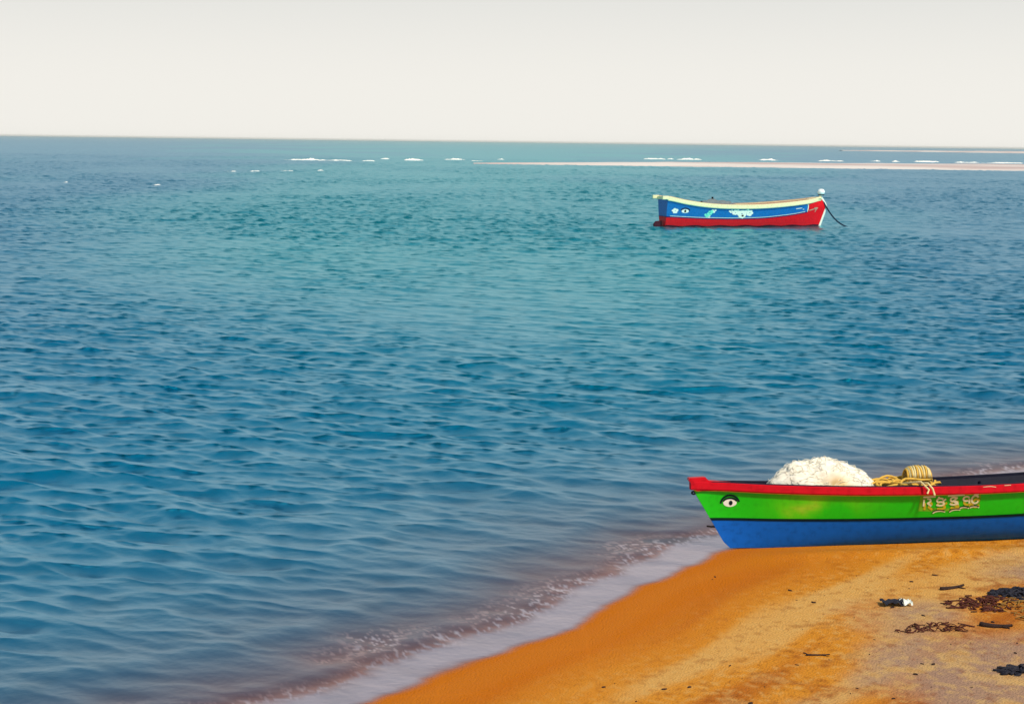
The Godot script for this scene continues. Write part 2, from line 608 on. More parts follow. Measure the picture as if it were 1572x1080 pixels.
func strake(B: Dictionary, lo: Callable, hi: Callable, off := 0.0, s0 := 0.0, s1 := 1.0, nt := 8, tint = null, caps := true) -> ArrayMesh:
	# a band of the skin between two lines, both sides, closed at stem and stern
	var st := SurfaceTool.new()
	st.begin(Mesh.PRIMITIVE_TRIANGLES)
	st.set_smooth_group(0)
	var ns := 72
	for side in [1.0, -1.0]:
		var rows := []
		for i in ns + 1:
			var s: float = lerpf(s0, s1, pow(float(i) / ns, 1.5))
			var row := PackedVector3Array()
			for j in nt + 1:
				var u := float(j) / nt
				row.append(hull(B, s, lerpf(lo.call(s), hi.call(s), u * u if lo.call(s) <= curve(B.keel, s) + 0.001 else u), side, off))
			rows.append(row)
		for i in ns:
			for j in nt:
				var q := [rows[i][j], rows[i + 1][j], rows[i][j + 1], rows[i + 1][j], rows[i + 1][j + 1], rows[i][j + 1]]
				if side > 0.0: q.reverse()
				for p in q:
					if tint: st.set_color(tint.call(p))
					st.add_vertex(p)
	st.index()
	st.generate_normals()
	var mesh := st.commit()
	if caps:
		var cap := SurfaceTool.new()
		cap.begin(Mesh.PRIMITIVE_TRIANGLES)
		cap.set_smooth_group(-1)
		for s in [s0, s1]:
			if s > 0.0 and s < 1.0: continue
			for j in nt:
				var ya := lerpf(lo.call(s), hi.call(s), float(j) / nt)
				var yb := lerpf(lo.call(s), hi.call(s), float(j + 1) / nt)
				var q := [hull(B, s, ya, 1.0, off), hull(B, s, yb, 1.0, off), hull(B, s, ya, -1.0, off), hull(B, s, yb, 1.0, off), hull(B, s, yb, -1.0, off), hull(B, s, ya, -1.0, off)]
				if s > 0.5: q.reverse()
				for p in q:
					if tint: cap.set_color(tint.call(p))
					cap.add_vertex(p)
		cap.generate_normals()
		var arr := cap.commit_to_arrays()
		if arr[Mesh.ARRAY_VERTEX] != null and arr[Mesh.ARRAY_VERTEX].size(): mesh.add_surface_from_arrays(Mesh.PRIMITIVE_TRIANGLES, arr)
	return mesh

func rail(B: Dictionary, profile: Array, s0 := 0.0, s1 := 1.0) -> ArrayMesh:
	# a closed outline swept along both sheer lines
	var st := SurfaceTool.new()
	st.begin(Mesh.PRIMITIVE_TRIANGLES)
	var ns := 80
	for side in [1.0, -1.0]:
		var rings := []
		for i in ns + 1:
			var s: float = lerpf(s0, s1, pow(float(i) / ns, 1.4))
			var h := curve(B.sheer, s)
			var p := hull(B, s, h, side)
			var ring := PackedVector3Array()
			for q in profile: ring.append(Vector3(p.x, p.y + q[1], side * maxf(absf(p.z) + q[0], 0.0)))
			rings.append(ring)
		var n: int = profile.size()
		for k in n:
			st.set_smooth_group(k % 30)
			for i in ns:
				var q := [rings[i][k], rings[i][(k + 1) % n], rings[i + 1][k], rings[i][(k + 1) % n], rings[i + 1][(k + 1) % n], rings[i + 1][k]]
				if side < 0.0: q.reverse()
				for v in q: st.add_vertex(v)
		st.set_smooth_group(-1)
		for e in [0, ns]:
			for k in range(1, n - 1):
				for v in [rings[e][0], rings[e][k], rings[e][k + 1]]: st.add_vertex(v)
	st.index()
	st.generate_normals()
	return st.commit()

func decal(B: Dictionary, outline: PackedVector2Array, side: float, off := 0.004) -> ArrayMesh:
	# paint laid on the hull's side: an outline in x and height, wrapped to the skin
	var st := SurfaceTool.new()
	st.begin(Mesh.PRIMITIVE_TRIANGLES)
	var tri := Geometry2D.triangulate_polygon(outline)
	for k in tri: st.add_vertex(hull_at(B, outline[k].x, outline[k].y, side, off))
	st.generate_normals()
	return st.commit()

func ellipse(c: Vector2, rx: float, ry: float, n := 20) -> PackedVector2Array:
	var out := PackedVector2Array()
	for k in n: out.append(c + Vector2(cos(TAU * k / n) * rx, sin(TAU * k / n) * ry))
	return out

func strokes(B: Dictionary, lines: Array, width: float, side: float, off: float) -> ArrayMesh:
	var st := SurfaceTool.new()
	st.begin(Mesh.PRIMITIVE_TRIANGLES)
	for l in lines:
		var fat := Geometry2D.offset_polyline(PackedVector2Array(l), width / 2.0, Geometry2D.JOIN_ROUND, Geometry2D.END_ROUND)
		for poly in fat:
			if Geometry2D.is_polygon_clockwise(poly): continue
			var tri := Geometry2D.triangulate_polygon(poly)
			for k in tri: st.add_vertex(hull_at(B, poly[k].x, poly[k].y, side, off))
	st.generate_normals()
	return st.commit()

func arc(c: Vector2, rx: float, ry: float, from: float, to: float, n := 10) -> Array:
	var out := []
	for k in n + 1:
		var a := deg_to_rad(lerpf(from, to, float(k) / n))
		out.append(c + Vector2(cos(a) * rx, sin(a) * ry))
	return out

func shifted(lines: Array, by: Vector2) -> Array:
	var out := []
	for l in lines:
		var m := []
		for p in l: m.append(p + by)
		out.append(m)
	return out

func build_green_boat() -> void:
	var B := {
		"length": 6.6,
		"keel": [0.03, 0.0, 0.0, 0.0, 0.0, 0.0, 0.0, 0.0, 0.0, 0.01, 0.03],
		"sheer": [0.765, 0.715, 0.68, 0.665, 0.66, 0.67, 0.69, 0.715, 0.745, 0.78, 0.82],
		"beam": [0.03, 0.2, 0.335, 0.43, 0.485, 0.505, 0.51, 0.5, 0.48, 0.45, 0.41],
		"full": [0.75, 0.62, 0.54, 0.49, 0.46, 0.44, 0.43, 0.42, 0.42, 0.42, 0.42],
		"stem": [[0.0, 0.12], [0.03, 0.06], [0.1, -0.01], [0.2, -0.065], [0.36, -0.15], [0.6, -0.285], [0.85, -0.40]],
	}
	var y1 := [0.36, 0.335, 0.32, 0.315, 0.315, 0.325, 0.345, 0.37, 0.395, 0.42, 0.45]
	var keel := func(s): return curve(B.keel, s)
	var top := func(s): return curve(B.sheer, s) - 0.05
	var rim := func(s): return curve(B.sheer, s)
	var line := func(s): return curve(y1, s)
	var t := thing("beached_boat", Vector3(2.36, -0.02, -18.15), "green and blue wooden boat with red gunwale drawn up on the sand", "boat")
	t.rotation = Vector3(deg_to_rad(-6.0), deg_to_rad(3.0), deg_to_rad(2.2))
	var green := lin(4, 192, 16)
	var lime := lin(110, 206, 16)
	var faded := lin(196, 190, 70)
	put(strake(B, keel, line, 0.0, 0.0, 1.0, 14), "bottom", M.blue, t)
	put(strake(B, line, top, 0.001, 0.0, 1.0, 10, func(p):
		var n := sand_noise.get_noise_2d(p.x * 60.0, p.y * 160.0)
		var m := sand_noise.get_noise_2d(p.x * 160.0 + 50.0, p.y * 30.0)
		var worn := exp(-pow((p.x - 1.05) / 0.42, 2.0)) * (0.75 + 0.9 * n) * smoothstep(0.36, 0.56, p.y + 0.25 * m)
		return green.lerp(lime, clampf(worn * 1.5 + 0.3 * maxf(n, 0.0), 0.0, 1.0)).lerp(faded, smoothstep(0.45, 0.9, worn + 0.6 * m * worn) * 0.8)), "side", M.green, t)
	put(strake(B, func(s): return curve(y1, s) - 0.016, func(s): return curve(y1, s) + 0.012, 0.006, 0.0, 1.0, 2), "stripe", M.black, t)
	put(strake(B, func(s): return curve(B.sheer, s) - 0.092, func(s): return curve(B.sheer, s) - 0.078, 0.005, 0.0, 1.0, 1), "pinstripe", M.yellow_line, t)
	put(rail(B, [[0.0, 0.01], [0.026, 0.01], [0.034, 0.003], [0.036, -0.066], [0.026, -0.078], [0.002, -0.08]]), "gunwale", M.red, t)
	put(rail(B, [[-0.045, 0.014], [-0.04, 0.019], [-0.004, 0.019], [0.002, 0.012], [-0.002, -0.05], [-0.042, -0.05]], 0.01, 1.0), "inner_rail", M.inner, t)
	put(extrude(PackedVector2Array([Vector2(-0.30, 0.672), Vector2(-0.385, 0.80), Vector2(-0.375, 0.818), Vector2(-0.20, 0.822), Vector2(-0.165, 0.782), Vector2(-0.03, 0.768), Vector2(0.10, 0.75), Vector2(0.10, 0.672)]), -0.062, 0.062, 0.012), "stem_head", M.red, t)
	put(strake(B, func(s): return curve(B.keel, s) + 0.05, func(s): return curve(B.sheer, s) - 0.004, -0.04, 0.03, 0.995, 8, null, false), "lining", M.inner, t)
	for x in [2.05, 3.5, 4.95]:
		var p := hull_at(B, x, 0.5, 1.0, -0.05)
		put(board(Vector3(x - 0.11, 0.485, -p.z), Vector3(x + 0.11, 0.515, p.z)), "thwart", M.wood, t)
	for k in 4:
		put(board(Vector3(2.0, 0.16, -0.2 + k * 0.1), Vector3(5.6, 0.18, -0.108 + k * 0.1), 0.005), "floorboard", M.wood, t)
	for k in 8:
		var x := 0.9 + k * 0.7
		for side in [1.0, -1.0]:
			var path := PackedVector3Array()
			for j in 9: path.append(hull_at(B, x, lerpf(0.08, curve(B.sheer, x / 6.6) - 0.05, j / 8.0), side, -0.052))
			put(tube(path, 0.016, 0.016, 6), "rib", M.inner, t)
	# eye painted at the bow
	var e := Vector2(0.06, 0.535)
	var ew := put(decal(B, ellipse(e, 0.072, 0.046), 1.0, 0.005), "eye", M.white, t)
	put(decal(B, ellipse(e + Vector2(0.008, -0.002), 0.02, 0.026), 1.0, 0.009), "pupil", M.black, ew)
	put(strokes(B, [arc(e + Vector2(0, -0.01), 0.098, 0.092, 12, 178, 16), arc(e + Vector2(0.0, 0.0), 0.076, 0.05, 160, 20, 12)], 0.02, 1.0, 0.007), "eyebrow", M.black, ew)
	# lettering on the side, white over yellow with curls underneath
	var glyphs := [
		[[Vector2(0, 0), Vector2(0, 0.1)], [Vector2(0.03, 0.108), Vector2(0.058, 0.1), Vector2(0.066, 0.078), Vector2(0.05, 0.052), Vector2(0.036, 0.045), Vector2(0.075, 0.0)]],
		[arc(Vector2(0.035, 0.072), 0.032, 0.03, 30, 230), arc(Vector2(0.035, 0.024), 0.04, 0.026, 120, -150), [Vector2(0.06, 0.06), Vector2(0.09, 0.09)]],
		[arc(Vector2(0.035, 0.072), 0.032, 0.03, 20, 250), arc(Vector2(0.035, 0.022), 0.038, 0.026, 110, -160), [Vector2(0.07, 0.1), Vector2(0.03, 0.05), Vector2(0.085, 0.0)]],
		[arc(Vector2(0.03, 0.068), 0.03, 0.032, 20, 310), [Vector2(0.06, 0.07), Vector2(0.062, 0.0)]],
		[arc(Vector2(0.03, 0.05), 0.034, 0.056, 30, 335, 16)],
	]
	var x0 := 2.09
	var spots := [0.02, 0.155, 0.3, 0.44, 0.535]
	put(decal(B, PackedVector2Array([Vector2(x0 - 0.03, 0.4), Vector2(x0 + 0.2, 0.385), Vector2(x0 + 0.62, 0.42), Vector2(x0 + 0.63, 0.575), Vector2(x0 + 0.3, 0.57), Vector2(x0 - 0.02, 0.565)]), 1.0, 0.003), "letter_ground", M.letter_ground, t)  # yellow-green patch put in for colour bleeding around the letters
	for k in 5:
		var at := Vector2(x0 + spots[k], 0.452 + 0.045 * spots[k])
		var small := []
		for l in glyphs[k]:
			var m := []
			for p in l: m.append(Vector2(p.x * 1.1, p.y * 0.78))
			small.append(m)
		var lt := put(strokes(B, shifted(small, at), 0.019, 1.0, 0.009), "letter", M.letter, t)
		put(strokes(B, shifted(small, at + Vector2(0.014, -0.042)), 0.024, 1.0, 0.006), "letter_shade", M.letter_yellow, lt)
	for l in [[Vector2(0.01, 0.556), Vector2(0.14, 0.56)], [Vector2(0.17, 0.556), Vector2(0.185, 0.54)], [Vector2(0.27, 0.563), Vector2(0.45, 0.57)], [Vector2(0.55, 0.57), Vector2(0.6, 0.572)]]:
		put(strokes(B, shifted([l], Vector2(x0, 0.0)), 0.018, 1.0, 0.009), "overline", M.letter, t)
	for l in [arc(Vector2(0.2, 0.36), 0.075, 0.035, 165, 40), arc(Vector2(0.38, 0.365), 0.08, 0.04, 160, 60), arc(Vector2(0.46, 0.41), 0.05, 0.02, 170, 10), arc(Vector2(0.57, 0.415), 0.05, 0.02, 170, 10)]:
		var fl := put(strokes(B, shifted([l], Vector2(x0, 0.0)), 0.014, 1.0, 0.007), "flourish", M.letter, t)
		put(strokes(B, shifted([l], Vector2(x0 - 0.006, 0.011)), 0.01, 1.0, 0.01), "flourish_shade", M.black, fl)
	for l in [[Vector2(2.72, 0.655), Vector2(2.8, 0.66), Vector2(2.86, 0.65)], [Vector2(2.95, 0.664), Vector2(3.02, 0.667)], [Vector2(1.45, 0.63), Vector2(1.53, 0.634)]]:
		put(strokes(B, [l], 0.007, 1.0, 0.0395), "scrape", M.letter, t)
	var ring := PackedVector3Array()
	for k in 13: ring.append(Vector3(-0.325 + cos(TAU * k / 12) * 0.02, 0.65 + sin(TAU * k / 12) * 0.014, 0.0))
	put(tube(ring, 0.011, 0.011, 6), "mooring_eye", M.dark, t)
	put(tube(PackedVector3Array([Vector3(-0.03, 0.27, 0), Vector3(-0.14, 0.272, 0.0), Vector3(-0.19, 0.28, 0.0)]), 0.013, 0.011, 6), "stem_bolt", M.dark, t)
	var frame := t.transform
	build_net(frame * Transform3D(Basis(), Vector3(1.1, 0.12, 0.0)))
	build_rope(frame)

func build_net(frame: Transform3D) -> void:
	var t := thing("fishing_net", frame.origin, "white fishing net heaped in the green beached boat", "fishing net")
	t.rotation = frame.basis.get_euler()
	var rng := RandomNumberGenerator.new()
	rng.seed = 5
	var shape := func(a: float, up: float) -> Vector3:
		var dir := Vector3(cos(a) * cos(up), sin(up), sin(a) * cos(up))
		var n := sand_noise.get_noise_3d(dir.x * 140.0, dir.y * 140.0, dir.z * 140.0)
		var fold := absf(sand_noise.get_noise_3d(dir.x * 300.0 + 40.0, dir.y * 260.0, dir.z * 300.0))
		var r := 1.0 + 0.12 * n - 0.16 * fold
		return Vector3(dir.x * 0.67 * r, 0.3 + 0.56 * sin(up) * r * (1.0 - 0.1 * dir.x), dir.z * (0.2 + 0.12 * sin(up)) * r)
	var pos := PackedVector3Array()
	var colors := PackedColorArray()
	var white := lin(240, 238, 228)
	var tan_ := lin(226, 190, 130)
	for r in 40:
		for c in 120:
			var p: Vector3 = shape.call(TAU * c / 120.0, lerpf(-0.05, PI / 2, r / 39.0))
			pos.append(p)
			var n := sand_noise.get_noise_2d(p.x * 120.0 + 9.0, p.y * 120.0)
			colors.append(white.lerp(tan_, clampf(exp(-pow((p.x - 0.06) / 0.2, 2.0) - pow((p.y - 0.58) / 0.1, 2.0)) * (0.9 + 1.2 * n), 0.0, 0.9)))
	put(grid_mesh(pos, 120, 40, true, colors), "net_heap", M.net, t)
	var st := SurfaceTool.new()
	st.begin(Mesh.PRIMITIVE_TRIANGLES)
	for k in 420:
		var a := rng.randf() * TAU
		var up := rng.randf_range(0.15, 1.5)
		var da := rng.randf_range(-0.5, 0.5)
		var du := rng.randf_range(-0.35, 0.35)
		var lift := rng.randf_range(0.004, 0.03)
		var path := PackedVector3Array()
		for j in 7:
			var u := j / 6.0
			var p: Vector3 = shape.call(a + da * u, clampf(up + du * u, 0.1, 1.56))
			path.append(p + p.normalized() * (lift * sin(PI * u) - 0.002) + Vector3(rng.randf_range(-1, 1), rng.randf_range(-1, 1), rng.randf_range(-1, 1)) * 0.005)
		st.set_color(white.lerp(tan_, rng.randf() * 0.15))
		add_tube(st, path, 0.0026, 0.0026, 3)
	st.generate_normals()
	tag(put(st.commit(), "net_twine", M.net, t), "", "", "", "stuff")

func build_rope(frame: Transform3D) -> void:
	var rng := RandomNumberGenerator.new()
	rng.seed = 9
	var t := thing("rope_pile", frame * Vector3(1.9, 0.5, 0.0), "loose loops of yellow rope lying beside the white net", "rope")
	t.rotation = frame.basis.get_euler()
	for k in 15:
		var path := PackedVector3Array()
		var c := Vector3(rng.randf_range(-0.24, 0.3), 0.12 + rng.randf_range(0.0, 0.1), rng.randf_range(-0.1, 0.3))
		var rx := rng.randf_range(0.1, 0.2)
		var rz := rng.randf_range(0.06, 0.14)
		var tilt := rng.randf_range(-0.9, 0.9)
		for j in 17:
			var a := TAU * j / 16.0 * 0.93
			path.append(c + Vector3(cos(a) * rx, sin(a) * rz * sin(tilt) + 0.012 * sin(a * 3.0 + k), sin(a) * rz * cos(tilt)))
		put(tube(path, 0.014, 0.014, 6), "rope_loop", M.rope_yellow, t)
	put(tube(PackedVector3Array([Vector3(0.1, 0.2, 0.3), Vector3(0.24, 0.21, 0.46), Vector3(0.26, 0.16, 0.56), Vector3(0.28, 0.09, 0.565)]), 0.012, 0.01, 6), "rope_end", M.rope_cream, t)
	put(tube(PackedVector3Array([Vector3(0.0, 0.2, 0.3), Vector3(0.16, 0.23, 0.47), Vector3(0.22, 0.15, 0.56), Vector3(0.2, 0.11, 0.565)]), 0.012, 0.01, 6), "rope_end", M.rope_cream, t)
	var h := thing("rope_hank", frame * Vector3(2.14, 0.62, 0.05), "tied hank of cream rope standing on the yellow rope loops", "rope")
	h.rotation = frame.basis.get_euler()
	for k in 16:
		var path := PackedVector3Array()
		var off := (k - 7.5) * 0.017
		var s := 1.0 - 0.25 * pow(absf(k - 7.5) / 8.0, 2.0) + rng.randf_range(-0.05, 0.05)
		for j in 17:
			var a := TAU * j / 16.0
			path.append(Vector3(off + 0.01 * sin(a + k), 0.12 + sin(a) * 0.12 * s, cos(a) * 0.13 * s))
		put(tube(path, 0.011, 0.011, 6), "rope_turn", M.rope_cream if k % 3 else M.rope_yellow, h)
func build_moored_boat() -> void:
	var B := {
		"length": 9.3,
		"keel": [-0.25, -0.3, -0.32, -0.33, -0.33, -0.33, -0.33, -0.32, -0.3, -0.27, -0.22],
		"sheer": [1.60, 1.46, 1.36, 1.28, 1.22, 1.19, 1.19, 1.22, 1.30, 1.44, 1.62],
		"beam": [0.07, 0.46, 0.68, 0.8, 0.86, 0.88, 0.88, 0.86, 0.82, 0.76, 0.68],
		"full": [0.5, 0.5, 0.42, 0.36, 0.33, 0.31, 0.3, 0.3, 0.3, 0.31, 0.33],
		"stem": [[-0.3, 0.25], [0.0, 0.02], [0.5, -0.16], [1.0, -0.34], [1.12, -0.34], [1.3, -0.24], [1.62, 0.0]],
	}
	var y1 := [0.95, 0.83, 0.68, 0.58, 0.5, 0.47, 0.46, 0.47, 0.49, 0.53, 0.57]
	var keel := func(s): return curve(B.keel, s)
	var line := func(s): return curve(y1, s)
	var top := func(s): return curve(B.sheer, s) - 0.12
	var t := thing("moored_boat", Vector3(16.75, 0.0, -93.0), "red and blue boat with cream gunwale riding at its mooring on the sea", "boat")
	t.rotation = Vector3(0.0, deg_to_rad(198.0), 0.0)
	put(strake(B, keel, line, 0.0, 0.0, 1.0, 14), "bottom", M.far_red, t)
	put(strake(B, line, top, 0.0, 0.118, 1.0, 8), "side", M.far_blue, t)
	put(strake(B, line, top, 0.0, 0.0, 0.118, 8), "bow_panel", M.far_red, t)
	put(strake(B, func(s): return curve(y1, s) - 0.03, func(s): return curve(y1, s) + 0.02, 0.012, 0.118, 1.0, 2), "stripe", M.far_navy, t)
	put(strake(B, func(s): return curve(y1, s) + 0.025, func(s): return curve(y1, s) + 0.05, 0.014, 0.13, 0.98, 1), "pinstripe", M.white, t)
	for side in [1.0, -1.0]:
		var trim := PackedVector3Array()
		for k in 6: trim.append(hull(B, 0.1165, lerpf(curve(y1, 0.1165), curve(B.sheer, 0.1165) - 0.2, k / 5.0), side, 0.004))
		put(tube(trim, 0.035, 0.035, 6), "panel_trim", M.white, t)
	put(rail(B, [[-0.06, 0.02], [0.04, 0.02], [0.055, 0.0], [0.06, -0.17], [0.045, -0.2], [0.0, -0.21], [-0.06, -0.12]]), "gunwale", M.cream, t)
	put(rail(B, [[-0.05, 0.024], [-0.05, 0.045], [0.02, 0.045], [0.02, 0.024]], 0.04, 1.0), "rail_cap", M.rust, t)
	put(strake(B, func(_s): return -0.12, func(s): return 0.09 + 0.03 * sin(s * 40.0), 0.008, 0.0, 1.0, 2), "contact_shade", M.maroon, t)  # dark contact shading where hull meets water, painted as a maroon band
	# gunwale ends carried past the transom
	for side in [1.0, -1.0]:
		var p := hull(B, 1.0, 1.55, side)
		put(board(Vector3(9.28, 1.47, p.z - 0.07), Vector3(9.62, 1.66, p.z + 0.07), 0.02), "rail_horn", M.cream, t)
	put(board(Vector3(9.22, 1.46, -0.74), Vector3(9.36, 1.62, 0.74), 0.02), "transom_cap", M.cream, t)
	put(strake(B, func(s): return curve(B.keel, s) + 0.15, func(s): return curve(B.sheer, s) - 0.01, -0.08, 0.03, 0.99, 8, null, false), "lining", M.rust, t)
	for x in [1.6, 3.6, 5.4, 7.4]:
		var p := hull_at(B, x, 0.95, 1.0, -0.09)
		put(board(Vector3(x - 0.14, 0.93, -p.z), Vector3(x + 0.14, 0.97, p.z)), "thwart", M.wood, t)
	# stem band, post and deck
	var band := PackedVector3Array()
	for k in 22:
		var y := lerpf(-0.2, 1.6, k / 21.0)
		band.append(Vector3(stem_at(B, y) - 0.02, y, 0.0))
	put(tube(band, 0.075, 0.085, 8), "stem_band", M.white, t)
	put(tube(PackedVector3Array([Vector3(0.02, 1.5, 0), Vector3(-0.05, 1.72, 0)]), 0.09, 0.075, 8), "stem_post", M.white, t)
	put(extrude(PackedVector2Array([Vector2(0.0, 1.52), Vector2(0.0, 1.59), Vector2(0.75, 1.5), Vector2(0.75, 1.44)]), -0.22, 0.22, 0.01), "foredeck", M.cream, t)
	# painted marks on the side: an eye, blossoms and sprays, and an arrow at the bow
	var eye := Vector2(8.3, 0.86)
	var ew := put(decal(B, ellipse(eye, 0.2, 0.1), -1.0, 0.012), "eye", M.white, t)
	put(decal(B, ellipse(eye, 0.06, 0.07, 12), -1.0, 0.018), "pupil", M.dark, ew)
	put(strokes(B, [arc(eye, 0.25, 0.16, 15, 170)], 0.05, -1.0, 0.016), "eyebrow", M.dark, ew)
	var rng := RandomNumberGenerator.new()
	rng.seed = 31
	for b in [[8.85, 0.88, 5, 0.13, M.white], [7.05, 0.66, 4, 0.12, M.pale_green], [6.85, 0.8, 4, 0.12, M.pale_green], [6.68, 0.88, 3, 0.1, M.white], [6.95, 0.57, 3, 0.08, M.white], [5.45, 0.8, 6, 0.14, M.white], [5.05, 0.72, 9, 0.2, M.white], [4.6, 0.78, 6, 0.16, M.white], [5.0, 0.58, 6, 0.1, M.white], [5.3, 0.86, 4, 0.1, M.white], [4.75, 0.88, 4, 0.1, M.white], [5.7, 0.86, 3, 0.09, M.white]]:
		for k in b[2]:
			var a: float = TAU * k / b[2] + rng.randf() * 0.6
			put(decal(B, ellipse(Vector2(b[0] + cos(a) * b[3] * 0.8, b[1] + sin(a) * b[3] * 0.6), b[3] * rng.randf_range(0.5, 0.75), b[3] * rng.randf_range(0.4, 0.6), 10), -1.0, 0.012 + 0.0004 * k), "blossom", b[4], t)
	put(decal(B, ellipse(Vector2(5.0, 0.62), 0.07, 0.05, 10), -1.0, 0.02), "blossom_heart", M.dark, t)
	put(strokes(B, [[Vector2(1.75, 0.98), Vector2(1.35, 1.02)], [Vector2(1.2, 0.95), Vector2(1.3, 0.95)]], 0.035, -1.0, 0.014), "side_mark", M.white, t)
	put(strokes(B, [[Vector2(0.85, 0.88), Vector2(0.3, 1.0)], [Vector2(0.5, 1.02), Vector2(0.22, 1.02)], [Vector2(0.42, 0.8), Vector2(0.3, 1.0)], [Vector2(0.4, 0.92), Vector2(0.25, 0.98)]], 0.05, -1.0, 0.016), "bow_mark", M.rust, t)
	# rudder hung on the transom
	put(extrude(PackedVector2Array([Vector2(9.36, -0.25), Vector2(9.75, -0.25), Vector2(9.82, 0.15), Vector2(9.7, 0.3), Vector2(9.36, 0.34)]), -0.06, 0.06, 0.02), "rudder", M.maroon, t)
	var frame := t.transform
	var nh := thing("stowed_net", frame * Vector3(6.3, 0.97, 0.0), "grey net stowed amidships in the moored boat", "fishing net")
	nh.rotation = frame.basis.get_euler()
	var pos := PackedVector3Array()
	for r in 14:
		for c in 40:
			var a := TAU * c / 40.0
			var up := lerpf(-0.1, PI / 2, r / 13.0)
			var d := Vector3(cos(a) * cos(up), sin(up), sin(a) * cos(up))
			var n := 1.0 + 0.3 * sand_noise.get_noise_3d(d.x * 150.0, d.y * 150.0, d.z * 150.0)
			pos.append(Vector3(d.x * 1.25 * n, d.y * 0.46 * n, d.z * 0.6 * n))
	put(grid_mesh(pos, 40, 14, true), "net_heap", M.grey_net, nh)
	put(tube(PackedVector3Array([Vector3(0.1, 0.3, 0.1), Vector3(0.08, 0.62, 0.1)]), 0.07, 0.05, 6), "net_float", M.dark, nh)
	put(tube(PackedVector3Array([Vector3(0.9, 0.1, -0.3), Vector3(0.9, 0.42, -0.3)]), 0.06, 0.05, 6), "net_float", M.dark, nh)
	var fl := thing("float", frame * Vector3(-0.06, 1.7, 0.0), "white round float capping the stem post of the moored boat", "float")
	fl.rotation = frame.basis.get_euler()
	var prof := [[0.0, 0.0], [0.1, 0.0], [0.16, 0.05], [0.2, 0.13], [0.2, 0.2], [0.16, 0.29], [0.1, 0.33], [0.0, 0.345]]
	var fp := PackedVector3Array()
	for q in prof:
		for c in 20: fp.append(Vector3(cos(TAU * c / 20.0) * q[0], q[1], sin(TAU * c / 20.0) * q[0]))
	put(grid_mesh(fp, 20, prof.size(), true), "body", M.float_white, fl)
	var collar := PackedVector3Array()
	for c in 17: collar.append(Vector3(cos(TAU * c / 16.0) * 0.15, 0.03, sin(TAU * c / 16.0) * 0.15))
	put(tube(collar, 0.03, 0.03, 6), "collar", M.dark, fl)
	# mooring line
	var a := frame * Vector3(-0.12, 1.5, 0.0)
	var b := a + Vector3(1.75, -1.62, 0.3)
	var rope := PackedVector3Array()
	for k in 21:
		var u := k / 20.0
		rope.append(a.lerp(b, u) + Vector3(0, -0.5 * sin(PI * u) * (1.0 - 0.35 * u), 0))
	tag(put(tube(rope, 0.045, 0.045, 6), "mooring_rope", M.rope_dark), "dark rope sagging from the moored boat's stem into the water", "rope")

# ---------------------------------------------------------------- things washed up on the sand
func on_sand(x: float, z: float, up := 0.0) -> Vector3:
	return Vector3(x, sand_height(x, z) + up, z)

func stick(x: float, z: float, length: float, r: float, turn: float, bend: float, label: String) -> void:
	var t := thing("driftwood", on_sand(x, z), label, "driftwood")
	var path := PackedVector3Array()
	for k in 9:
		var u := k / 8.0 - 0.5
		var q := Vector2(u * length, bend * (0.25 - u * u) * 4.0).rotated(turn)
		path.append(Vector3(q.x, sand_height(x + q.x, z + q.y) - t.position.y + r * 0.7, q.y))
	put(tube(path, r * 1.3, r * 0.6, 7), "branch", M.drift, t)
	put(tube(PackedVector3Array([path[5], path[5] + Vector3(0.03, 0.0, 0.02), path[5] + Vector3(0.07, -r * 0.3, 0.05)]), r * 0.6, r * 0.3, 5), "twig", M.drift, t)

func weed(x: float, z: float, rx: float, rz: float, n: int, m: Material, seed_: int, label: String, thick := 0.012) -> void:
	var t := thing("seaweed_clump", on_sand(x, z), label, "seaweed")
	var rng := RandomNumberGenerator.new()
	rng.seed = seed_
	var st := SurfaceTool.new()
	st.begin(Mesh.PRIMITIVE_TRIANGLES)
	for k in n:
		var a := rng.randf() * TAU
		var rr := sqrt(rng.randf())
		var c := Vector2(cos(a) * rx * rr, sin(a) * rz * rr)
		var turn := rng.randf() * TAU
		var length := rng.randf_range(0.05, 0.14)
		var hump := rng.randf_range(0.005, 0.05) * (1.2 - rr)
		var path := PackedVector3Array()
		for j in 5:
			var u := j / 4.0
			var q := c + Vector2(u - 0.5, 0.3 * sin(u * 5.0 + k)).rotated(turn) * length
			path.append(Vector3(q.x, sand_height(x + q.x, z + q.y) - t.position.y + 0.004 + hump * sin(PI * u), q.y))
		add_tube(st, path, thick * rng.randf_range(0.5, 1.2), thick * 0.4, 5)
	st.generate_normals()
	tag(put(st.commit(), "fronds", m, t), "", "", "", "stuff")

